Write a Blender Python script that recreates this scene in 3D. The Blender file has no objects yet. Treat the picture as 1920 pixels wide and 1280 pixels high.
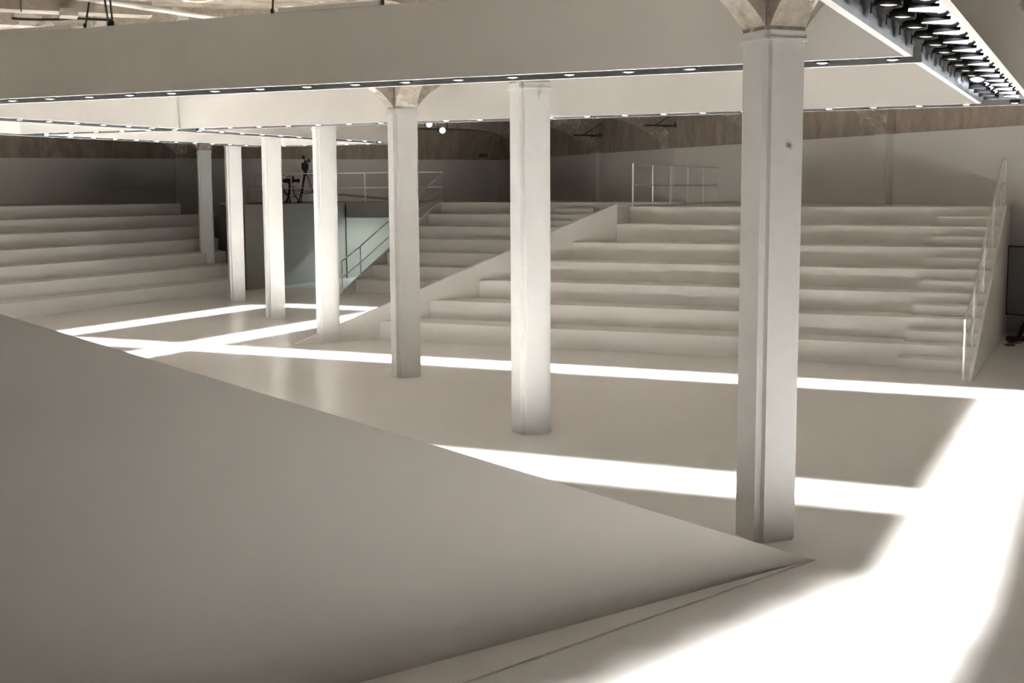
import bpy, bmesh, math, random
from mathutils import Vector, Matrix
random.seed(7)
scene = bpy.context.scene
C = scene.collection

# ------------------------------------------------------------------ camera
cam_d = bpy.data.cameras.new('camera'); cam = bpy.data.objects.new('camera', cam_d); C.objects.link(cam)
right = Vector((0.9070, 0.4205, -0.0053)).normalized()
fwd = Vector((-0.4180, 0.9007, -0.1183)); fwd = (fwd - right*fwd.dot(right)).normalized()
up = right.cross(fwd)
cam.matrix_world = Matrix(((right.x, up.x, -fwd.x, 0), (right.y, up.y, -fwd.y, 0), (right.z, up.z, -fwd.z, 3.45), (0, 0, 0, 1)))
cam_d.sensor_width = 36.0
cam_d.lens = 36.0*2375.65/1920.0
cam_d.clip_end = 300
scene.camera = cam
# ------------------------------------------------------------------ world, exposure
w = bpy.data.worlds.new('world'); scene.world = w; w.use_nodes = True
w.node_tree.nodes['Background'].inputs[0].default_value = (1.0, 0.95, 0.88, 1)
w.node_tree.nodes['Background'].inputs[1].default_value = 0.002
vs = scene.view_settings
vs.view_transform = 'Standard'; vs.look = 'None'; vs.gamma = 1.0; vs.use_curve_mapping = False
vs.exposure = 5.85
scene.cycles.use_guiding = True
GAIN = 0.025
LAMP_W = 25.5          # watts of one slot lamp
LAMP_COL = (1.0, 0.985, 0.955)

# ------------------------------------------------------------------ materials
def base_mat(name):
    m = bpy.data.materials.new(name); m.use_nodes = True
    nt = m.node_tree; b = nt.nodes['Principled BSDF']
    return m, nt, b
def paint(name, col, rough=0.6, var=0.03, scale=1.2, bump=0.0, bscale=60.0, spec=0.4, metal=0.0, rvar=0.0):
    m, nt, b = base_mat(name)
    tc = nt.nodes.new('ShaderNodeTexCoord')
    nz = nt.nodes.new('ShaderNodeTexNoise'); nz.inputs['Scale'].default_value = scale; nz.inputs['Detail'].default_value = 5
    nt.links.new(tc.outputs['Object'], nz.inputs['Vector'])
    cr = nt.nodes.new('ShaderNodeValToRGB')
    cr.color_ramp.elements[0].position = 0.3; cr.color_ramp.elements[1].position = 0.7
    cr.color_ramp.elements[0].color = tuple(c*(1-var) for c in col)+(1,)
    cr.color_ramp.elements[1].color = tuple(min(1, c*(1+var)) for c in col)+(1,)
    nt.links.new(nz.outputs['Fac'], cr.inputs[0]); nt.links.new(cr.outputs[0], b.inputs['Base Color'])
    b.inputs['Roughness'].default_value = rough; b.inputs['Specular IOR Level'].default_value = spec; b.inputs['Metallic'].default_value = metal
    if rvar:
        mr = nt.nodes.new('ShaderNodeMapRange'); mr.inputs['To Min'].default_value = rough-rvar; mr.inputs['To Max'].default_value = rough+rvar
        nt.links.new(nz.outputs['Fac'], mr.inputs['Value']); nt.links.new(mr.outputs[0], b.inputs['Roughness'])
    if bump:
        n2 = nt.nodes.new('ShaderNodeTexNoise'); n2.inputs['Scale'].default_value = bscale; n2.inputs['Detail'].default_value = 6
        nt.links.new(tc.outputs['Object'], n2.inputs['Vector'])
        bp = nt.nodes.new('ShaderNodeBump'); bp.inputs['Strength'].default_value = bump; bp.inputs['Distance'].default_value = 0.02
        nt.links.new(n2.outputs['Fac'], bp.inputs['Height']); nt.links.new(bp.outputs[0], b.inputs['Normal'])
    return m
def peeling(name, bare, bare2, flake, cover=0.55, scale=1.1, stretch=(1, 1, 1), edge=0.012):
    m, nt, b = base_mat(name)
    tc = nt.nodes.new('ShaderNodeTexCoord'); mp = nt.nodes.new('ShaderNodeMapping')
    mp.inputs['Scale'].default_value = stretch
    nt.links.new(tc.outputs['Object'], mp.inputs['Vector'])
    n1 = nt.nodes.new('ShaderNodeTexNoise'); n1.inputs['Scale'].default_value = scale; n1.inputs['Detail'].default_value = 9; n1.inputs['Roughness'].default_value = 0.62
    n2 = nt.nodes.new('ShaderNodeTexNoise'); n2.inputs['Scale'].default_value = scale*3.1; n2.inputs['Detail'].default_value = 8; n2.inputs['Roughness'].default_value = 0.7
    for n in (n1, n2): nt.links.new(mp.outputs[0], n.inputs['Vector'])
    c2 = nt.nodes.new('ShaderNodeValToRGB'); c2.color_ramp.elements[0].color = bare+(1,); c2.color_ramp.elements[1].color = bare2+(1,)
    c2.color_ramp.elements[0].position = 0.33; c2.color_ramp.elements[1].position = 0.68
    nt.links.new(n2.outputs['Fac'], c2.inputs[0])
    th = nt.nodes.new('ShaderNodeValToRGB'); th.color_ramp.elements[0].position = cover; th.color_ramp.elements[1].position = cover+edge
    nt.links.new(n1.outputs['Fac'], th.inputs[0])
    mx = nt.nodes.new('ShaderNodeMix'); mx.data_type = 'RGBA'
    nt.links.new(th.outputs[0], mx.inputs[0]); nt.links.new(c2.outputs[0], mx.inputs[6]); mx.inputs[7].default_value = flake+(1,)
    nt.links.new(mx.outputs[2], b.inputs['Base Color'])
    b.inputs['Roughness'].default_value = 0.85; b.inputs['Specular IOR Level'].default_value = 0.2
    bp = nt.nodes.new('ShaderNodeBump'); bp.inputs['Strength'].default_value = 0.35; bp.inputs['Distance'].default_value = 0.02
    ad = nt.nodes.new('ShaderNodeMath'); nt.links.new(th.outputs[0], ad.inputs[0]); nt.links.new(n2.outputs['Fac'], ad.inputs[1])
    nt.links.new(ad.outputs[0], bp.inputs['Height']); nt.links.new(bp.outputs[0], b.inputs['Normal'])
    return m
def emit(name, col, strength):
    m, nt, b = base_mat(name)
    b.inputs['Base Color'].default_value = (0.9, 0.9, 0.9, 1)
    b.inputs['Emission Color'].default_value = col+(1,); b.inputs['Emission Strength'].default_value = strength*GAIN*6
    return m
WARM = (0.79, 0.772, 0.745)
M = {}
M['floor'] = paint('floor gloss white', (0.80, 0.79, 0.772), 0.26, 0.01, 0.7, spec=0.5)
M['stand'] = paint('stand white paint', WARM, 0.5, 0.012, 0.8)
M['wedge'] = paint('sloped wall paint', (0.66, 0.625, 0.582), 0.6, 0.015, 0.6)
M['taupe'] = paint('taupe wall paint', (0.24, 0.222, 0.20), 0.7, 0.02, 0.6)
M['panel'] = paint('canopy fabric white', (0.80, 0.785, 0.765), 0.7, 0.012, 0.5)
M['column'] = paint('column paint', (0.75, 0.745, 0.73), 0.5, 0.03, 2.0, bump=0.35, bscale=9.0)
M['wall'] = paint('hall wall white', (0.76, 0.735, 0.70), 0.75, 0.03, 0.4)
M['lining'] = paint('brushed metal lining', (0.40, 0.405, 0.41), 0.42, 0.22, 3.0, metal=0.8)
M['concrete'] = peeling('stained concrete', (0.31, 0.255, 0.205), (0.50, 0.43, 0.36), (0.56, 0.49, 0.41), 0.60, 0.7, (1, 1, 0.45), 0.12)
M['ceiling'] = peeling('peeling ceiling', (0.22, 0.175, 0.135), (0.44, 0.385, 0.32), (0.70, 0.64, 0.56), 0.565, 0.75)
M['capital'] = peeling('bare concrete capital', (0.34, 0.29, 0.235), (0.60, 0.535, 0.46), (0.72, 0.67, 0.60), 0.58, 2.2)
M['rail'] = paint('rail white enamel', (0.82, 0.81, 0.78), 0.35, 0.01, 3.0)
M['black'] = paint('black lamp metal', (0.012, 0.012, 0.013), 0.5, 0.2, 8.0)
M['matt_black'] = paint('matt black plastic', (0.015, 0.014, 0.013), 0.6, 0.2, 8.0)
M['lens'] = emit('lamp lens cool', (0.86, 0.93, 1.0), 0.8)
M['lens_warm'] = emit('lamp lens warm', (1.0, 0.82, 0.68), 0.22)
M['dot'] = emit('downlight lens', (0.9, 0.95, 1.0), 1.6)
M['white_trim'] = paint('white trim', (0.84, 0.82, 0.78), 0.45, 0.02, 4.0)
M['trunk'] = peeling('dirty trunking paint', (0.34, 0.30, 0.25), (0.46, 0.42, 0.36), (0.56, 0.52, 0.46), 0.5, 1.6, (1, 1, 1), 0.1)
M['green'] = paint('exit green', (0.01, 0.10, 0.05), 0.5, 0.1, 5.0)
M['green_mark'] = paint('exit mark pale green', (0.30, 0.52, 0.40), 0.5, 0.05, 5.0)
M['screen'] = paint('grey screen face', (0.20, 0.195, 0.19), 0.35, 0.05, 2.0)
M['steel'] = paint('dark steel', (0.10, 0.095, 0.09), 0.45, 0.2, 6.0, metal=0.6)
M['red'] = paint('red cable', (0.22, 0.02, 0.02), 0.5, 0.1, 5.0)

# ------------------------------------------------------------------ helpers
def setp(o, label=None, cat=None, group=None, kind=None):
    if label: o['label'] = label
    if cat: o['category'] = cat
    if group: o['group'] = group
    if kind: o['kind'] = kind
    return o
def empty(name, loc=(0, 0, 0)):
    o = bpy.data.objects.new(name, None); C.objects.link(o); o.location = loc; return o
def mesh_obj(name, verts, faces, mat, parent=None, smooth=False, mats=None, fm=None):
    me = bpy.data.meshes.new(name); me.from_pydata([tuple(v) for v in verts], [], faces); me.update()
    if mats:
        for x in mats: me.materials.append(M[x])
        for i, p in enumerate(me.polygons): p.material_index = fm[i]
    else: me.materials.append(M[mat])
    if smooth:
        for p in me.polygons: p.use_smooth = True
    bm = bmesh.new(); bm.from_mesh(me); bmesh.ops.recalc_face_normals(bm, faces=bm.faces); bm.to_mesh(me); bm.free()
    o = bpy.data.objects.new(name, me); C.objects.link(o)
    if parent:
        o.parent = parent
        o.matrix_parent_inverse = Matrix.Translation(parent.location).inverted() if parent.type == 'EMPTY' and parent.parent is None else parent_inv(parent)
    return o
def parent_inv(p):
    m = Matrix.Identity(4); q = p
    chain = []
    while q: chain.append(q); q = q.parent
    for q in reversed(chain): m = m @ (q.matrix_parent_inverse if q.parent else Matrix.Identity(4)) @ Matrix.LocRotScale(q.location, q.rotation_euler, q.scale)
    return m.inverted()
def P_prism(poly, z0, z1):
    n = len(poly); z0 = z0 if isinstance(z0, (list, tuple)) else [z0]*n; z1 = z1 if isinstance(z1, (list, tuple)) else [z1]*n
    v = [(p[0], p[1], z0[i]) for i, p in enumerate(poly)]+[(p[0], p[1], z1[i]) for i, p in enumerate(poly)]
    f = [tuple(range(n))[::-1], tuple(range(n, 2*n))]+[(i, (i+1) % n, n+(i+1) % n, n+i) for i in range(n)]
    return v, f
def prism(name, poly, z0, z1, mat, parent=None, **k):
    v, f = P_prism(poly, z0, z1); return mesh_obj(name, v, f, mat, parent, **k)
def P_box(x0, x1, y0, y1, z0, z1): return P_prism([(x0, y0), (x1, y0), (x1, y1), (x0, y1)], z0, z1)
def box(name, x0, x1, y0, y1, z0, z1, mat, parent=None, **k):
    v, f = P_box(x0, x1, y0, y1, z0, z1); return mesh_obj(name, v, f, mat, parent, **k)
def merge(*parts):
    V, F = [], []
    for v, f in parts:
        o = len(V); V += list(v); F += [tuple(i+o for i in q) for q in f]
    return V, F
def sideprism(poly, p0, d, a, th):
    """polygon of (s,z) in the vertical plane through p0 along unit d, extruded th either way along a"""
    n = len(poly); p0 = Vector(p0); d = Vector(d); a = Vector(a)
    v = []
    for sg in (-1, 1):
        for s, z in poly: q = p0+d*s+a*(sg*th/2); v.append((q.x, q.y, z))
    f = [tuple(range(n))[::-1], tuple(range(n, 2*n))]+[(i, (i+1) % n, n+(i+1) % n, n+i) for i in range(n)]
    return v, f
def P_tube(pts, r, seg=8, square=False):
    pts = [Vector(p) for p in pts]; V = []; F = []
    seg = 4 if square else seg
    for i, p in enumerate(pts):
        t = (pts[min(i+1, len(pts)-1)]-pts[max(i-1, 0)]).normalized()
        ref = Vector((0, 0, 1)) if abs(t.z) < 0.95 else Vector((1, 0, 0))
        a = t.cross(ref).normalized(); b = t.cross(a).normalized()
        for k in range(seg):
            an = 2*math.pi*(k+(0.5 if square else 0))/seg
            V.append(p+(a*math.cos(an)+b*math.sin(an))*r)
    for i in range(len(pts)-1):
        for k in range(seg):
            F.append((i*seg+k, i*seg+(k+1) % seg, (i+1)*seg+(k+1) % seg, (i+1)*seg+k))
    F.append(tuple(range(seg))); F.append(tuple((len(pts)-1)*seg+k for k in range(seg)))
    return V, F
def tube(name, pts, r, mat, parent=None, seg=8, square=False):
    v, f = P_tube(pts, r, seg, square); return mesh_obj(name, v, f, mat, parent, smooth=not square)
def P_lathe(prof, seg=16, closed=True):
    V = []; F = []
    for r, z in prof:
        for k in range(seg): V.append((r*math.cos(2*math.pi*k/seg), r*math.sin(2*math.pi*k/seg), z))
    for i in range(len(prof)-1):
        for k in range(seg): F.append((i*seg+k, i*seg+(k+1) % seg, (i+1)*seg+(k+1) % seg, (i+1)*seg+k))
    if closed: F.append(tuple(range(seg))); F.append(tuple((len(prof)-1)*seg+k for k in range(seg)))
    return V, F
def copy_tree(o, parent=None):
    c = o.copy(); C.objects.link(c); c.parent = parent
    for ch in o.children:
        copy_tree(ch, c)
    return c

# ------------------------------------------------------------------ hall shell (grid of the building is turned 45 degrees to the set)
BAY = 6.028
C1 = Vector((-2.932, 12.309, 0)); U = Vector((-0.73025, 0.68318, 0)); N = Vector((0.68318, 0.73025, 0))
def G(s, n, z=0): q = C1+U*s+N*n; return Vector((q.x, q.y, z))
ZB = 4.92; ZC = 6.55; DW = 15.75; SB = 47.2; S0 = -17.0
def gp(s, n): q = G(s, n); return (q.x, q.y)
setp(prism('floor', [gp(S0-.3, -DW-.3), gp(SB+.3, -DW-.3), gp(SB+.3, DW+.3), gp(S0-.3, DW+.3)], -0.3, 0, 'floor'), kind='structure')
ceil = setp(prism('ceiling', [gp(S0-.3, -DW-.3), gp(SB+.3, -DW-.3), gp(SB+.3, DW+.3), gp(S0-.3, DW+.3)], ZC, ZC+.3, 'ceiling'), kind='structure')
def wall(name, a, b, na, nb):
    """lower white lining proud of the stained concrete above it"""
    o = setp(prism(name, [gp(*a), gp(*b), gp(b[0]+nb[0]*.3, b[1]+nb[1]*.3), gp(a[0]+na[0]*.3, a[1]+na[1]*.3)], 0, ZC, 'concrete'), kind='structure')
    prism('white_lining', [gp(a[0]-na[0]*.06, a[1]-na[1]*.06), gp(b[0]-nb[0]*.06, b[1]-nb[1]*.06), gp(*b), gp(*a)], 0, ZB, 'wall', o)
    return o
wr = wall('wall_right', (S0, DW), (SB, DW), (0, 1), (0, 1))
wb = wall('wall_back', (SB, -DW), (SB, DW), (1, 0), (1, 0))
wl = wall('wall_left', (S0, -DW), (SB, -DW), (0, -1), (0, -1))
wf = wall('wall_front', (S0, -DW), (S0, DW), (-1, 0), (-1, 0))
def pilaster(parent, s, n, ds, dn, hs, hn):
    poly = [gp(s-hs, n-hn), gp(s+hs, n-hn), gp(s+hs, n+hn), gp(s-hs, n+hn)]
    p = prism('pilaster', poly, 0, ZB, 'wall', parent)
    cap = [gp(s-hs-.03, n-hn-.03), gp(s+hs+.03, n-hn-.03), gp(s+hs+.03, n+hn+.03), gp(s-hs-.03, n+hn+.03)]
    prism('pilaster_cap', cap, ZB, ZB+.07, 'capital', parent)
    prism('pier', poly, ZB+.07, ZC, 'concrete', parent)
PB = (0.67, -9.5)
for k in range(-2, 8): pilaster(wr, k*BAY, DW-.14, 0, 0, .25, .14)
for nn_ in PB: pilaster(wb, SB-.14, nn_, 0, 0, .14, .28)
# arched beams between columns and walls
PROF = [(0, 0), (.06, .08), (.16, .19), (.28, .29), (.52, .44), (.80, .58), (1.1, .74), (1.45, .86), (1.76, .95), (2.33, 1.06), (3.0, 1.13), (3.6, 1.16)]
def arch_poly(L):
    half = [(x, z) for x, z in PROF if x < L/2-.05]+[(L/2, 1.18 if L > 7 else PROF[-2][1]+.02)]
    lo = half+[(L-x, z) for x, z in half[-2::-1]]
    return [(x, ZB+.05+z) for x, z in lo]+[(L, ZC), (0, ZC)]
def arch(s, n, d, a, L, th):
    v, f = sideprism(arch_poly(L), G(s, n), d, a, th); return mesh_obj('arch', v, f, 'capital', ceil)
for k in range(-2, 8):
    arch(k*BAY, .23, N, U, DW-.5, .40); arch(k*BAY, -.23, -N, U, DW-.5, .40)
for k in range(-2, 7): arch(k*BAY+.23, 0, U, N, BAY-.46, .40)

# ------------------------------------------------------------------ columns
def make_column(k, label, top0=0.0):
    c = G(k*BAY, 0); t = empty('column', (c.x, c.y, top0))
    setp(t, label, 'column', 'square columns in a diagonal row')
    a = 0.235; r = 0.068
    def oct_(a, r): return [(-a+r, -a), (a-r, -a), (a-r, -a+r), (a, -a+r), (a, a-r), (a-r, a-r), (a-r, a), (-a+r, a), (-a+r, a-r), (-a, a-r), (-a, -a+r), (-a+r, -a+r)]
    def loc(pl): return [(c.x+U.x*p+N.x*q, c.y+U.y*p+N.y*q) for p, q in pl]
    prism('shaft', loc(oct_(a, r)), top0, 4.84, 'column', t)
    b = a+.018
    prism('collar', loc(oct_(b, r-.02)), 4.84, 4.865, 'column', t)
    prism('neck', loc(oct_(a+.004, r-.02)), 4.865, 4.935, 'column', t)
    v, f = merge(P_prism(loc(oct_(a-.012, .03)), 4.935, ZB+.05), P_prism(loc([(-.215, -.215), (.215, -.215), (.215, .215), (-.215, .215)]), ZB+.04, ZC))
    mesh_obj('capital', v, f, 'capital', t)
    hk = Vector((c.x, c.y, 0))-U*(a+.012)+N*(.03+.02*(k % 2))
    zz = 3.82 if k == 0 else 4.76
    v, f = merge(P_prism([(hk.x-N.x*.03-U.x*.02, hk.y-N.y*.03-U.y*.02), (hk.x+N.x*.03-U.x*.02, hk.y+N.y*.03-U.y*.02), (hk.x+N.x*.03+U.x*.02, hk.y+N.y*.03+U.y*.02), (hk.x-N.x*.03+U.x*.02, hk.y-N.y*.03+U.y*.02)], zz, zz+.022),
                 P_prism([(hk.x-N.x*.02-U.x*.005, hk.y-N.y*.02-U.y*.005), (hk.x+N.x*.02-U.x*.005, hk.y+N.y*.02-U.y*.005), (hk.x+N.x*.02+U.x*.02, hk.y+N.y*.02+U.y*.02), (hk.x-N.x*.02+U.x*.02, hk.y-N.y*.02+U.y*.02)], zz-.05, zz))
    mesh_obj('hook_plate', v, f, 'column', t)
    return t
CL = ['white square column beside the low tip of the sloped foreground wall',
      'white square column between the two long light bands on the floor',
      'greyish square column whose arched concrete capital shows under the canopy slot',
      'white square column at the low tip of the wide stepped stand',
      'white square column standing on the floor where two far light bands meet',
      'brightly lit white column beside the foot of the dark end wall',
      'dim grey square column rising out of the side stand rows']
for k in range(7): make_column(k, CL[k], 0.0 if k < 6 else 0.86)

# ------------------------------------------------------------------ suspended canopy: coffers, slots between them, lamps in the slots
HB = 4.814; HT = 5.735; W2 = 0.383; TH = 0.075
Y1, Y2, Y3 = 14.354, 22.583, 32.106; XB, XC = -18.63, -23.23; XR0, XR1 = -1.955, -1.155
can = setp(empty('canopy', (-10, 14.35, HB)), 'suspended white coffered canopy with lamp slots between its panels', 'canopy')
def panel(parent, x0, x1, y0, y1, lining):
    """one upright sheet; the face named in lining is bare metal"""
    v, f = P_box(x0, x1, y0, y1, HB, HT)
    fm = [0]*6; fm[{'y-': 2, 'x+': 3, 'y+': 4, 'x-': 5}[lining]] = 1
    return mesh_obj('coffer_panel', v, f, None, parent, mats=['panel', 'lining'], fm=fm)
def coffer(x0, x1, y0, y1):
    r = mesh_obj('coffer', *P_box(x0+.3, x0+.36, y0+TH, y1-TH, HT-.09, HT-.03), 'lining', can)   # carries a stretcher tube on top
    panel(r, x0, x1, y0, y0+TH, 'y-'); panel(r, x0, x1, y1-TH, y1, 'y+')
    panel(r, x0, x0+TH, y0+TH, y1-TH, 'x-'); panel(r, x1-TH, x1, y0+TH, y1-TH, 'x+')
g = W2
coffer(XB+g, XR0+.09, 0.5, Y1-g)
coffer(XB+g, XR0+.09, Y1+g-TH, Y2-g)
coffer(XC+g, XB-g, 3.0, Y1-g)
coffer(XC+g, XB-g, Y1+g-TH, Y2-g)
coffer(XC+g, XB-g, Y2+g-TH, Y3-g)
coffer(XR1, 7.0, 0.5, Y2-g)
panel(can, XB+g, 7.0, Y2+g-TH, Y2+g, 'y-')
panel(can, XB+g-TH, XB+g, Y2+g, Y3+g, 'x-')
panel(can, XC-g, XB+g+.05, Y3+g, Y3+g+TH, 'y-')
panel(can, XC-g-TH, XC-g, 3.0, Y3+g, 'x+')

lamp_me = {}
def lamp_meshes():
    v, f = P_lathe([(.035, .16), (.075, .15), (.08, .05), (.085, .0), (.075, .0), (.07, .03)], 14)
    a = bpy.data.meshes.new('downlight_can'); a.from_pydata(v, [], f); a.materials.append(M['black'])
    v, f = P_lathe([(.0745, .012), (.055, .003), (.035, -.003), (.015, -.006)], 14)
    b = bpy.data.meshes.new('downlight_lens'); b.from_pydata(v, [], f); b.materials.append(M['dot'])
    for me in (a, b):
        for p in me.polygons: p.use_smooth = True
    lamp_me['a'], lamp_me['b'] = a, b
lamp_meshes()
def area(sx, sy, spread, watts, col=LAMP_COL):
    l = bpy.data.lights.new('lamp_beam', 'AREA'); l.shape = 'RECTANGLE'; l.size = sx; l.size_y = sy
    l.spread = math.radians(spread); l.energy = watts*GAIN; l.color = col
    return l
STEP = 0.76
beam_x = area(STEP, .56, 11, LAMP_W); beam_1 = area(STEP, .56, 12.5, LAMP_W); beam_y = area(.56, STEP, 11, LAMP_W)
def downlight(x, y, label, group, beam):
    o = bpy.data.objects.new('slot_downlight', lamp_me['a']); C.objects.link(o); o.location = (x, y, HB+.008)
    setp(o, label, 'downlight', group)
    l = bpy.data.objects.new('lens', lamp_me['b']); C.objects.link(l); l.parent = o
    b = bpy.data.objects.new('beam', beam); C.objects.link(b); b.parent = o; b.location = (0, 0, -.05)
def span(a, b):
    n = int(round(abs(b-a)/STEP)); return [a+(b-a)*(i+.5)/n for i in range(n)]
for x in span(-22.8, -1.75): downlight(x, Y1, 'small round downlight set in the canopy slot in front of the second column', 'front slot downlights', beam_1)
for x in span(-22.8, 3.5): downlight(x, Y2, 'small round downlight set in the canopy slot running in front of the wide stand', 'middle slot downlights', beam_x)
for x in span(-22.8, -18.4): downlight(x, Y3, 'small round downlight set in the short far slot by the entrance', 'far slot downlights', beam_x)
for a, b in ((Y1+.4, Y2-.4), (Y2+.4, Y3-.4)):
    for y in span(a, b): downlight(XB, y, 'small round downlight set in the inner crosswise canopy slot', 'inner cross slot downlights', beam_y)
    for y in span(a, b): downlight(XC, y, 'small round downlight set in the outermost crosswise canopy slot', 'outer cross slot downlights', beam_y)

# theatre lamps in the wide trough
def par_can():
    t = empty('par_can')
    v, f = P_lathe([(.05, .30), (.085, .28), (.09, .20), (.075, .17), (.092, .15), (.092, .02), (.118, .0), (.118, -.05), (.108, -.05), (.106, .0), (.085, .02)], 16)
    mesh_obj('can', v, f, 'black', t, smooth=True)
    v, f = P_lathe([(.1, -.012), (.09, -.028), (.05, -.038), (.01, -.04)], 16)
    mesh_obj('lens', v, f, 'lens', t, smooth=True)
    y = [(-.13, 0, .08), (-.13, 0, .26), (-.10, 0, .36), (.10, 0, .36), (.13, 0, .26), (.13, 0, .08)]
    v, f = P_tube(y, .014, 6); mesh_obj('yoke', v, f, 'black', t, smooth=True)
    v, f = P_box(-.04, .04, -.03, .03, .35, .46); mesh_obj('clamp', v, f, 'black', t)
    v, f = P_box(-.115, .115, .112, .124, -.12, -.03); mesh_obj('barn_door', v, f, 'black', t)
    return t
par = par_can()
def place_par(src, x, y, z, rx, ry, rz, label, group, watts=None, spread=30, warm=False):
    o = copy_tree(src); o.location = (x, y, z); o.rotation_euler = (rx, ry, rz); setp(o, label, 'stage lamp', group)
    if warm:
        for ch in o.children:
            if ch.name.startswith('lens'): ch.data = WARM_LENS
    if watts:
        dat, tx = watts
        b = bpy.data.objects.new('beam', dat); C.objects.link(b); b.parent = o
        rot = Matrix.LocRotScale(o.location, o.rotation_euler, None)
        wl_ = rot @ Vector((0, 0, -.14))
        wl_.x = -1.5
        ang = math.atan2(tx-wl_.x, wl_.z)
        b.matrix_parent_inverse = rot.inverted(); b.location = wl_; b.rotation_euler = (0, -ang, 0)
    return o
WARM_LENS = [c for c in par.children if c.name.startswith('lens')][0].data.copy(); WARM_LENS.materials[0] = M['lens_warm']
tb = area(.5, .82, 12, 12.5)
tl = area(.5, .80, 17, 10.5)
R = math.radians
for i in range(22):
    y = 4.54+i*.82; far = y > 18.9
    place_par(par, -1.69, y, 5.0, R(-22) if far else R(2), R(2), R(0) if far else R(90),
              'black stage lamp with glowing lens at the far end of the wide trough' if far else 'black stage lamp pointing straight down in the wide trough, row next to the metal wall',
              'trough lamps at far end' if far else 'trough lamps pointing down', (tb, -1.20-.07*min(4.4, max(0, 11.4-y))), warm=not far)
for i in range(21):
    y = 4.95+i*.82
    place_par(par, -1.35, y, 5.0, R(-30), R(6), 0, 'black stage lamp with glowing lens turned outward, row along the outer trough panel', 'trough lamps turned outward',
              (tl, -1.22-.34*(11.4-y)) if y < 11.2 else None)
for o in [par]+list(par.children): bpy.data.objects.remove(o)
bar = setp(empty('lamp_bar', (-1.5, 12, 5.5)), 'pair of black pipes carrying the stage lamps in the trough', 'lamp bar')
for x in (-1.69, -1.35): tube('pipe', [(x, 0.8, 5.48), (x, 21.9, 5.48)], .025, 'steel', bar)
box('trough_end', XR0+.09, XR1, Y2-g-.02, Y2-g, HB+.05, HT, 'panel', can)

# unseen fill lights added on the canopy top, shining up to brighten the ceiling
upl = area(1.4, .25, 160, 1.9, (1.0, 0.93, 0.84)); upf = area(1.4, .25, 160, 9.0, (1.0, 0.93, 0.84))
for x, y, upd in ((-14, Y1, upl), (-9, Y1, upl), (-4, Y1, upl), (-21, Y1, upl), (-10, Y2, upl), (-5, Y2, upl), (1, Y2, upl), (-15, Y2, upl), (-21, Y2, upf), (-21, Y3, upf)):
    t = setp(empty('fill_light', (x, y, HT+.02)), 'added white fill light lying on top of the canopy', 'fill light', 'added fill lights on the canopy')
    mesh_obj('housing', *P_box(x-.75, x+.75, y-.46, y+.46, HT+.003, HT+.06), 'white_trim', t)
    b = bpy.data.objects.new('beam', upd); C.objects.link(b); b.parent = t; b.location = (0, 0, .06); b.rotation_euler = (math.pi, 0, 0)

# unseen fill floods added on the canopy edges to lighten the hall walls
def flood(x, y, z, aim, watts, label):
    t = setp(empty('wall_fill', (x, y, z)), label, 'flood light', 'added fill floods on the outer canopy edge')
    dv = (Vector(aim)-Vector((x, y, z))).normalized(); q = dv.to_track_quat('-Z', 'Y')
    m = Matrix.LocRotScale(Vector((x, y, z)), q, None)
    v, f = P_box(-.22, .22, -.09, .09, .0, .12); mesh_obj('housing', [tuple(m @ Vector(p)) for p in v], f, 'black', t)
    v, f = P_tube([(x, y, z-.02), (x, y, z-.2), (x, y, HT-.02) if z > HT else (x, y, z-.25)], .02, 6); mesh_obj('bracket', v, f, 'steel', t)
    l = area(.4, .14, 36, watts*4.4, (1.0, 0.92, 0.82)); b = bpy.data.objects.new('beam', l); C.objects.link(b); b.parent = t
    b.rotation_euler = q.to_euler(); b.matrix_parent_inverse = Matrix.Translation((x, y, z)).inverted(); b.location = m @ Vector((0, 0, -.01))
for i, y in enumerate((18.5, 22.0, 25.5, 29.0)):
    flood(-23.95, y, 5.55, (-45.0, y+10.5, 7.0), 3.0, 'added black fill flood on the canopy edge facing the side stand')
for x in (-22.6, -20.8, -19.0):
    flood(x, 32.8, 5.55, (x-10, 50.0, 6.8), 2.2, 'added black fill flood on the canopy edge facing the entrance')
for x in (-16.5, -13.5, -10.5):
    flood(x, 23.2, 5.55, (x-1, 44.5, 7.2), 1.2, 'added black fill flood on the canopy edge facing the far stand')
for x in (-7.5, -4.5, -1.5, 1.5):
    flood(x, 23.2, 5.55, (x, 35.0, 6.9), 1.3, 'added black fill flood on the canopy edge facing the wide stand')

# ------------------------------------------------------------------ stepped stands
RI = 0.43
def left_x(y):       # plan line of the diagonal end of the wide stand
    return -16.55+(y-23.91)*(5.35/6.59) if y < 30.5 else -11.2
rb = setp(empty('seating_stand', (-7, 28, 0)), 'wide white stepped seating stand with a diagonal parapet at one end', 'seating stand')
RBX = -2.06
def hall_y(x): return C1.y+N.y*DW+U.y*((x-(C1.x+N.x*DW))/U.x)-.08     # inner face of the right hall wall
for k in range(1, 7):
    y0 = 24.5+k
    prism('tier', [(left_x(y0), y0), (RBX, y0), (RBX, y0+1), (left_x(y0+1), y0+1)], 0, k*RI, 'stand', rb)
prism('platform', [(-11.2, 31.5), (RBX, 31.5), (RBX, hall_y(RBX)), (-11.2, hall_y(-11.2))], 0, 7*RI, 'stand', rb)
for k in range(1, 8):
    y0 = 24.5+k-.5
    box('aisle_step', -3.46, RBX, y0, y0+.5, (k-1)*RI, (k-.5)*RI, 'stand', rb)
d = Vector((5.35, 6.59, 0)); L = d.length; d.normalize(); a = Vector((d.y, -d.x, 0))
v, f = sideprism([(0, 0), (L, 0), (L, 3.10), (L*.999, 3.10)], Vector((-16.55, 23.91, 0))-a*.05, d, a, .10)
mesh_obj('parapet', v, f, 'stand', rb)
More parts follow.
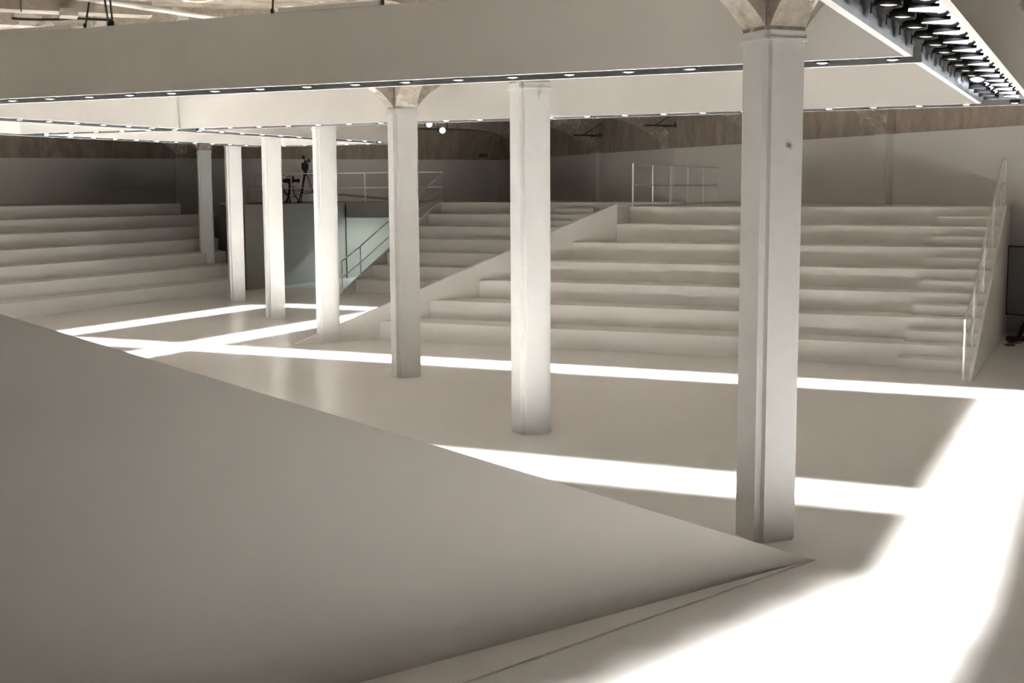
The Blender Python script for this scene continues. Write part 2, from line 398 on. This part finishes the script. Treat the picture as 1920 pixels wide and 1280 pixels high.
box('parapet', -11.3, -11.2, 30.5, hall_y(-11.25), 0, 3.045, 'stand', rb)
v, f = sideprism([(0, 0), (9.2, 0), (9.2, 3.05), (7.6, 3.05)], (RBX+.03, 23.9, 0), (0, 1, 0), (1, 0, 0), .06)
mesh_obj('side_wall', v, f, 'stand', rb)

mb = setp(empty('seating_stand', (-18, 40, 0)), 'far white stepped stand beside the lit entrance, half hidden by the wide stand', 'seating stand')
MBX = -23.15
for k in range(1, 7):
    y0 = 36.1+1.05*k
    box('tier', MBX, -13.5, y0, y0+1.05, 0, k*RI, 'stand', mb)
    if k > 2: box('aisle_step', -18.2, -16.67, y0-.525, y0, (k-1)*RI, (k-.5)*RI, 'stand', mb)
box('aisle_step', -18.2, -16.67, 43.45-.525, 43.45, 6*RI, 6.5*RI, 'stand', mb)
prism('platform', [(MBX, 43.45), (-13.5, 43.45), (-13.5, hall_y(-13.5)), (MBX, hall_y(MBX))], 0, 7*RI, 'stand', mb)
v, f = sideprism([(0, 0), (7.45, 0), (7.45, 3.03), (7.2, 3.03)], (MBX-.03, 36.1, 0), (0, 1, 0), (1, 0, 0), .06)
mesh_obj('stringer', v, f, 'stand', mb)

lb = setp(empty('seating_stand', (-30, 30, 0)), 'shadowed side stand of long white steps opposite the lamp trough', 'seating stand')
for k in range(1, 8):
    x = -26.3-.97*k
    yend = 36.3+max(0, (k-1))*.82 if k < 6 else (40.9 if k == 6 else 40.2)
    x1 = x-.97 if k < 7 else -33.6
    y1 = 36.3+k*.82 if k < 5 else (40.9 if k < 7 else 40.2)
    prism('tier', [(x, 19.5), (x, yend), (x1, max(y1, yend) if k < 6 else yend), (x1, 19.5)], 0, k*RI, 'stand', lb)
prism('platform', [(-33.6, 20.0), (-33.6, 40.2), gp(SB-.07, -6.0), gp(SB-.07, -DW+.1), gp(31.0, -DW+.1)], 2.7, 7*RI, 'stand', lb)

# ------------------------------------------------------------------ entrance between the stands
en = setp(empty('entrance', (-25, 43, 0)), 'dark walled entrance passage with pale green lit interior between two stands', 'entrance')
XW = -27.3
v = [(-27.24, 36.5, 0), (XW-.06, 43.2, 0), (-31.9, 43.2, 0), (-32.1, 41.0, 0), (-27.24, 36.5, 3.0), (XW-.06, 43.2, 3.01), (-31.9, 43.2, 3.01), (-32.1, 41.0, 2.48)]
mesh_obj('end_wall', v, [(0, 1, 2, 3), (4, 5, 6), (4, 6, 7), (0, 1, 5, 4), (1, 2, 6, 5), (2, 3, 7, 6), (3, 0, 4, 7)], 'taupe', en)
box('lintel', -31.9, MBX-.06, 43.2, 43.32, 2.40, 3.01, 'taupe', en)
box('lintel_trim', XW, MBX-.06, 43.18, 43.2, 2.385, 2.42, 'white_trim', en)
box('passage_wall', XW-.12, XW, 43.2, 49.0, 0, 2.9, 'taupe', en)
box('passage_end', XW, MBX, 49.0, 49.1, 0, 2.9, 'stand', en)
box('passage_roof', -33.6, MBX-.06, 43.32, 49.1, 2.92, 3.01, 'stand', en)
pl = setp(empty('passage_lamp', (-23.65, 44.2, 2.86)), 'lamp under the roof of the entrance passage', 'lamp')
v, f = P_lathe([(.05, .06), (.09, .05), (.09, 0), (.08, 0)], 12); v = [(p[0]-23.65, p[1]+44.2, p[2]+2.86) for p in v]
mesh_obj('housing', v, f, 'white_trim', pl, smooth=True)
ld = bpy.data.lights.new('passage_beam', 'SPOT'); ld.energy = 50*GAIN*8; ld.color = (0.80, 0.97, 0.955); ld.spot_size = R(172); ld.spot_blend = .3; ld.shadow_soft_size = .04
lo = bpy.data.objects.new('beam', ld); C.objects.link(lo); lo.parent = pl; lo.location = (0, 0, -.04)

# ------------------------------------------------------------------ foreground sloped wall
T = Vector((-2.292, 11.647, 0)); BD = Vector((-1.672, -3.135, 0)); LD = Vector((-1.464, -3.583, 0))
fg = setp(empty('sloped_wall', T[:]), 'huge plain sloped wall tapering to a point on the floor in the foreground', 'sloped wall')
m1 = 2.23; m2 = 3.1
fa = Vector((BD.y, -BD.x, 0)).normalized()
if fa.x > 0: fa = -fa
LEAN = 0.4                                             # the wall leans back from its foot
def wall_part(name, zlo, zhi, inset, th):
    v = []
    for m in (0.004, m1, m2):
        o = T+BD*m+fa*inset
        for z, d_ in ((zlo(m), 0), (zhi(m), 0), (zhi(m), th), (zlo(m), th)):
            q = o+fa*(LEAN*z+d_); v.append((q.x, q.y, z))
    F = [(0, 1, 2, 3), (8, 9, 10, 11)]
    for i in (0, 4):
        for j in range(4): F.append((i+j, i+(j+1) % 4, i+4+(j+1) % 4, i+4+j))
    mesh_obj(name, v, F, 'wedge', fg)
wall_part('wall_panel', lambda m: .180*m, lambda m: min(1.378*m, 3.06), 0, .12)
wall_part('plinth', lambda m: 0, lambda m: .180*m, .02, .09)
v = []
for z in (0, .014):
    for D_ in (None, LD*m2, BD*m2):
        q = T+(D_ if D_ else Vector((0, 0, 0))); v.append((q.x, q.y, z))
mesh_obj('floor_plate', v, [(0, 1, 2), (3, 4, 5), (0, 1, 4, 3), (1, 2, 5, 4), (2, 0, 3, 5)], 'stand', fg)

# ------------------------------------------------------------------ guard rails
def rail(label, posts, h, mids=(0.5,), group='white guard rails', r=.019, top_ext=None):
    t = setp(empty('guard_rail', posts[0]), label, 'railing', group)
    for p in posts: tube('post', [p, (p[0], p[1], p[2]+h)], r*1.25, 'rail', t, square=True)
    pts = posts+([top_ext] if top_ext else [])
    tube('top_rail', [(p[0], p[1], p[2]+h) for p in pts], r*1.25, 'rail', t, square=True)
    for m in mids: tube('mid_rail', [(p[0], p[1], p[2]+h*m) for p in pts], r, 'rail', t, square=True)
    return t
rail('white rail with many posts along the platform edge behind the diagonal parapet', [(-11.17, 31.62+1.62*i, 3.01) for i in range(6)], 1.12)
rail('white handrail climbing the aisle steps at the outer end of the wide stand', [(-2.15, 23.95, 0), (-2.15, 25.6, .43), (-2.15, 27.6, 1.29), (-2.15, 29.6, 2.15), (-2.15, 31.6, 3.01), (-2.15, 32.75, 3.01)], 1.10)
rail('white handrail climbing beside the pale green entrance', [(-23.1, 36.2, 0), (-23.1, 37.4, .45), (-23.1, 40.4, 1.72), (-23.1, 43.5, 3.01)], 1.12)
rail('level white rail above the entrance lintel', [(-31.85+1.752*i, 43.5, 3.01) for i in range(6)], 1.16)

# ------------------------------------------------------------------ filming gear on the platform above the entrance
def tripod(label, x, y, z, h, spread, name='tripod'):
    t = setp(empty(name, (x, y, z)), label, 'tripod')
    for i in range(3):
        a_ = 2*math.pi*i/3+.5
        fx, fy = x+math.cos(a_)*spread, y+math.sin(a_)*spread
        for s in (-.025, .025):
            tube('leg', [(x+math.cos(a_)*.06-math.sin(a_)*s, y+math.sin(a_)*.06+math.cos(a_)*s, z+h), (x+(fx-x)*.55-math.sin(a_)*s*.7, y+(fy-y)*.55+math.cos(a_)*s*.7, z+h*.42)], .016, 'matt_black', t, 6)
        tube('lower_leg', [(x+(fx-x)*.5, y+(fy-y)*.5, z+h*.46), (fx, fy, z+.03)], .026, 'matt_black', t, 6)
        tube('spreader', [(x, y, z+h*.30), (x+(fx-x)*.62, y+(fy-y)*.62, z+h*.36)], .014, 'matt_black', t, 6)
        v, f = P_box(fx-.05, fx+.05, fy-.05, fy+.05, z, z+.05); mesh_obj('foot', v, f, 'matt_black', t)
    v, f = P_lathe([(.09, -.06), (.10, 0), (.08, .06), (.06, .10), (.09, .13), (.09, .18)], 12); v = [(p[0]+x, p[1]+y, p[2]+z+h) for p in v]
    mesh_obj('head', v, f, 'matt_black', t, smooth=True)
    tube('pan_handle', [(x, y, z+h+.1), (x+.25, y+.35, z+h-.1)], .014, 'matt_black', t, 6)
    return t
def video_camera(label, x, y, z, s, ang):
    t = setp(empty('video_camera', (x, y, z)), label, 'camera'); rot = Matrix.Rotation(ang, 3, 'Z')
    def put(n, vf, **k):
        v = [tuple(rot @ (Vector(p)*s)+Vector((x, y, z))) for p in vf[0]]; mesh_obj(n, v, vf[1], 'matt_black', t, **k)
    put('body', merge(P_box(-.11, .11, -.30, .18, 0, .26), P_box(-.08, .08, -.45, -.30, .03, .22)))
    lv, lf = P_lathe([(.07, 0), (.085, .12), (.085, .26), (.11, .28), (.11, .36)], 14); lv = [(p[0], p[2]+.18, p[1]+.13) for p in lv]
    put('lens', (lv, lf), smooth=True)
    put('viewfinder', merge(P_box(-.20, -.08, -.05, .16, .27, .38), P_box(-.08, -.03, .0, .05, .2, .33)))
    hv, hf = P_tube([(0, -.22, .25), (0, -.2, .36), (0, .1, .36), (0, .14, .25)], .022, 6); put('handle', (hv, hf), smooth=True)
    mv, mf = P_lathe([(.045, 0), (.05, .1), (.03, .14)], 10); mv = [(p[0]+.05, p[1]+.05, p[2]+.38) for p in mv]; put('microphone', (mv, mf), smooth=True)
    return t
tripod('tall black film tripod on the platform above the entrance', -30.15, 44.6, 3.01, 1.15, .52)
video_camera('black film camera on the tall tripod above the entrance', -30.15, 44.6, 4.345, 1.15, -2.6)
tripod('low slim black tripod behind the rail above the entrance', -30.80, 44.45, 3.01, .62, .34)
video_camera('small black camera on the low tripod above the entrance', -30.80, 44.45, 3.81, .72, -1.35)
tripod('black tripod half hidden behind the brightly lit column, on the entrance platform', -32.35, 45.6, 3.01, 1.25, .62)
for x in (-33.5, -31.9): box('support', x, x+.1, 44.6, 44.7, 0, 2.92, 'stand', en)

# far spotlights hanging past the canopy
def spotlight(label, x, y, z, aim):
    t = setp(empty('spotlight', (x, y, z)), label, 'stage lamp', 'two hanging far spotlights')
    dv = (Vector(aim)-Vector((x, y, z))).normalized(); q = dv.to_track_quat('Z', 'Y').to_matrix()
    def put(n, vf, m, **k): mesh_obj(n, [tuple(q @ (Vector(p)*.68)+Vector((x, y, z))) for p in vf[0]], vf[1], m, t, **k)
    put('housing', P_lathe([(.05, -.5), (.09, -.48), (.10, -.2), (.12, -.18), (.12, .02), (.15, .04), (.15, .10), (.135, .10), (.13, .03)], 16), 'black', smooth=True)
    put('lens', P_lathe([(.13, .05), (.12, .07), (.06, .085), (.01, .09)], 16), 'lens', smooth=True)
    mesh_obj('yoke', *P_tube([(x-.16, y, z-.05), (x-.16, y, z+.2), (x, y, z+.3), (x+.16, y, z+.2), (x+.16, y, z-.05)], .014, 6), 'black', t)
    mesh_obj('hanging_rod', *P_tube([(x, y, z+.29), (x, y, ZC-.003)], .02, 6), 'black', t)
    return t
spotlight('black spotlight with round white lens hanging near the end of the far canopy slot', -18.50, 34.0, 5.44, (0, 6, 2.6))
spotlight('black spotlight with round white lens hanging lower, tilted down beside its twin', -18.05, 34.0, 5.25, (-3, 8, 0))

# exit sign on the stained wall
sg = G(SB-.03, 0); 
def wallpt(x, y, z):  # push a point onto the back wall
    p = Vector((x, y, 0)); s = (p-C1).dot(U); q = p+U*(SB-.04-s); return Vector((q.x, q.y, z))
ec = wallpt(-27.3, 55.48, 5.14)
ex = setp(empty('exit_sign', ec[:]), 'small dark green exit sign on the stained far wall', 'sign')
def onwall(n0, n1, z0, z1, t0, t1): 
    pl_ = [ec+N*n0-U*t0, ec+N*n1-U*t0, ec+N*n1-U*t1, ec+N*n0-U*t1]
    return P_prism([(p.x, p.y) for p in pl_], z0, z1)
mesh_obj('sign_box', *onwall(-.20, .20, 5.06, 5.22, 0, .05), 'green', ex)
mesh_obj('arrow_mark', *merge(onwall(-.15, -.07, 5.17, 5.185, .05, .055), onwall(-.15, -.135, 5.11, 5.17, .05, .055), onwall(-.12, -.10, 5.12, 5.15, .05, .055)), 'green_mark', ex)
mesh_obj('figure_mark', *merge(onwall(-.02, .02, 5.165, 5.195, .05, .055), onwall(-.015, .015, 5.12, 5.16, .05, .055), onwall(-.035, -.01, 5.09, 5.12, .05, .055), onwall(.01, .035, 5.085, 5.12, .05, .055)), 'green_mark', ex)
mesh_obj('door_mark', *merge(onwall(.09, .15, 5.185, 5.20, .05, .055), onwall(.10, .14, 5.09, 5.165, .05, .055)), 'green_mark', ex)

# brackets high on the right wall
def bracket(label, s, z):
    t = setp(empty('wall_bracket', G(s, DW-.3, z)[:]), label, 'bracket', 'steel brackets high on the wall')
    p = G(s, DW, z)
    tube('arm', [G(s, DW-.02, z), G(s, DW-1.3, z)], .03, 'steel', t, 6)
    tube('crossbar', [G(s-.75, DW-.5, z-.04), G(s+.5, DW-.5, z-.04)], .022, 'steel', t, 6)
    tube('stay', [G(s, DW-.02, z+.5), G(s, DW-.9, z)], .02, 'steel', t, 6)
    tube('hook', [G(s-.75, DW-.5, z-.12), G(s-.75, DW-.5, z+.08)], .025, 'steel', t, 6)
bracket('dark steel bracket on the stained wall above the many-post rail', 4.95*BAY, 5.72)
bracket('dark steel bracket on the stained wall right beside the second column', 5.95*BAY, 5.62)

# ------------------------------------------------------------------ things by the far right wall
sc = setp(empty('video_screen', (-1.3, 31.2, .5)), 'tall black video screen seen nearly edge on beside the wide stand', 'screen')
v, f = sideprism([(0, .52), (1.1, .52), (1.1, 2.12), (0, 2.12)], (-1.93, 31.55, 0), (.88, -.47, 0), (.47, .88, 0), .07)
mesh_obj('bezel', v, f, 'matt_black', sc)
v, f = sideprism([(.03, .55), (1.07, .55), (1.07, 2.09), (.03, 2.09)], (-1.93-.47*.037, 31.55-.88*.037, 0), (.88, -.47, 0), (.47, .88, 0), .006)
mesh_obj('display', v, f, 'screen', sc)
tube('stand_leg', [(-1.38, 31.22, .62), (-1.62, 30.75, .05)], .05, 'matt_black', sc, 8)
tube('stand_leg', [(-1.38, 31.28, .62), (-1.10, 31.7, .05)], .05, 'matt_black', sc, 8)
box('stand_foot', -1.86, -1.05, 30.62, 30.92, 0, .09, 'matt_black', sc)
cb = setp(tube('floor_cable', [(-1.80, 30.5, .03), (-1.72, 30.38, .03), (-1.55, 30.42, .05), (-1.45, 30.6, .16), (-1.30, 30.45, .04), (-1.1, 30.5, .03), (-0.7, 30.6, .03)], .028, 'matt_black', None, 8), 'black cable coiled on the floor in front of the screen stand', 'cable')
cr = setp(tube('red_cable', [(-1.80, 30.2, .02), (-1.70, 30.12, .02), (-1.58, 30.14, .02), (-1.50, 30.25, .02)], .016, 'red', None, 6), 'short thin red cable on the floor by the screen stand', 'cable')
v, f = P_lathe([(.11, 0), (.12, .01), (.12, .025), (.06, .04)], 14); v = [(p[0]-1.72, p[1]+29.75, p[2]) for p in v]
fb = setp(mesh_obj('floor_marker', v, f, 'green', None, smooth=True), 'small dark green disc lying on the floor near the screen', 'marker')

# ------------------------------------------------------------------ rigging and services under the ceiling
def cable(label, a_, b_, r=.014):
    t = setp(empty('rigging_cable', a_), label, 'cable', 'steel cables holding up the canopy')
    tube('wire', [a_, b_], r, 'steel', t, 6)
    v, f = P_box(a_[0]-.016, a_[0]+.016, a_[1]-.016, a_[1]+.016, a_[2], a_[2]+.06); mesh_obj('shackle', v, f, 'black', t)
    return t
yb = Y1-W2-TH/2
cable('single dark cable holding the front canopy panel near the ceiling trunking', (-13.03, yb, HT+.004), (-12.82, yb, ZC-.02))
cable('twin dark cable holding the front canopy panel, first strand', (-12.60, yb, HT+.004), (-12.72, yb, ZC-.02))
cable('twin dark cable holding the front canopy panel, second strand', (-12.53, yb, HT+.004), (-12.64, yb+.05, ZC-.02))
cable('dark cable holding the front canopy panel in front of bare stained ceiling', (-9.865, yb, HT+.004), (-9.80, yb, ZC-.02))
cable('dark cable holding the front canopy panel beside the row of ceiling pipes', (-8.215, yb, HT+.004), (-8.21, yb, ZC-.02))
for i, dx in enumerate((0, .13, .26)):
    setp(tube('conduit', [(-13.17+dx*.5, 11.9, 6.1), (-12.29+dx*.5, 18.0, 6.1)], .024, 'white_trim', None, 8), 'thin white ceiling pipe running along the trunking', 'pipe', 'white ceiling pipes by the trunking')
    setp(tube('conduit', [(-9.20+dx*.8, 14.7, 6.1), (-9.18+dx*.8, 17.5, 6.1)], .024, 'white_trim', None, 8), 'thin white ceiling pipe showing just above the canopy top', 'pipe', 'white ceiling pipes over the canopy')
tr = setp(empty('ceiling_trunking', (-15.9, 15, ZC-.3)), 'white painted service trunking under the stained ceiling', 'trunking')
v, f = sideprism([(-2.4, 6.24), (2.3, 6.24), (2.3, 6.45), (-2.4, 6.45)], (-15.55, 14.75, 0), N, U, .42)
mesh_obj('duct', v, f, 'trunk', tr)
q = Vector((-14.55, 15.22, 0))
mesh_obj('junction_box', *P_prism([(q.x+N.x*i*.13+U.x*j*.2, q.y+N.y*i*.13+U.y*j*.2) for i, j in ((-1, -1), (1, -1), (1, 1), (-1, 1))], 6.13, 6.239), 'trunk', tr)
for t_ in (-1.2, .35):
    q = Vector((-15.55, 14.75, 0))+N*t_-U*.215
    tube('clip', [(q.x, q.y, ZC-.005), (q.x, q.y, 6.2)], .012, 'steel', tr, 6)
pts = [(-16.84, 15.6, 6.365), (-16.37, 15.6, 6.29), (-15.97, 15.6, 6.232), (-15.57, 15.6, 6.195), (-15.12, 15.6, 6.173), (-14.79, 15.6, 6.169), (-14.46, 15.6, 6.137), (-14.07, 15.6, 6.102), (-14.02, 15.6, 5.9)]
cc = setp(tube('ceiling_cable', pts, .022, 'matt_black', None, 8), 'sagging black cable slung below the ceiling trunking', 'cable')
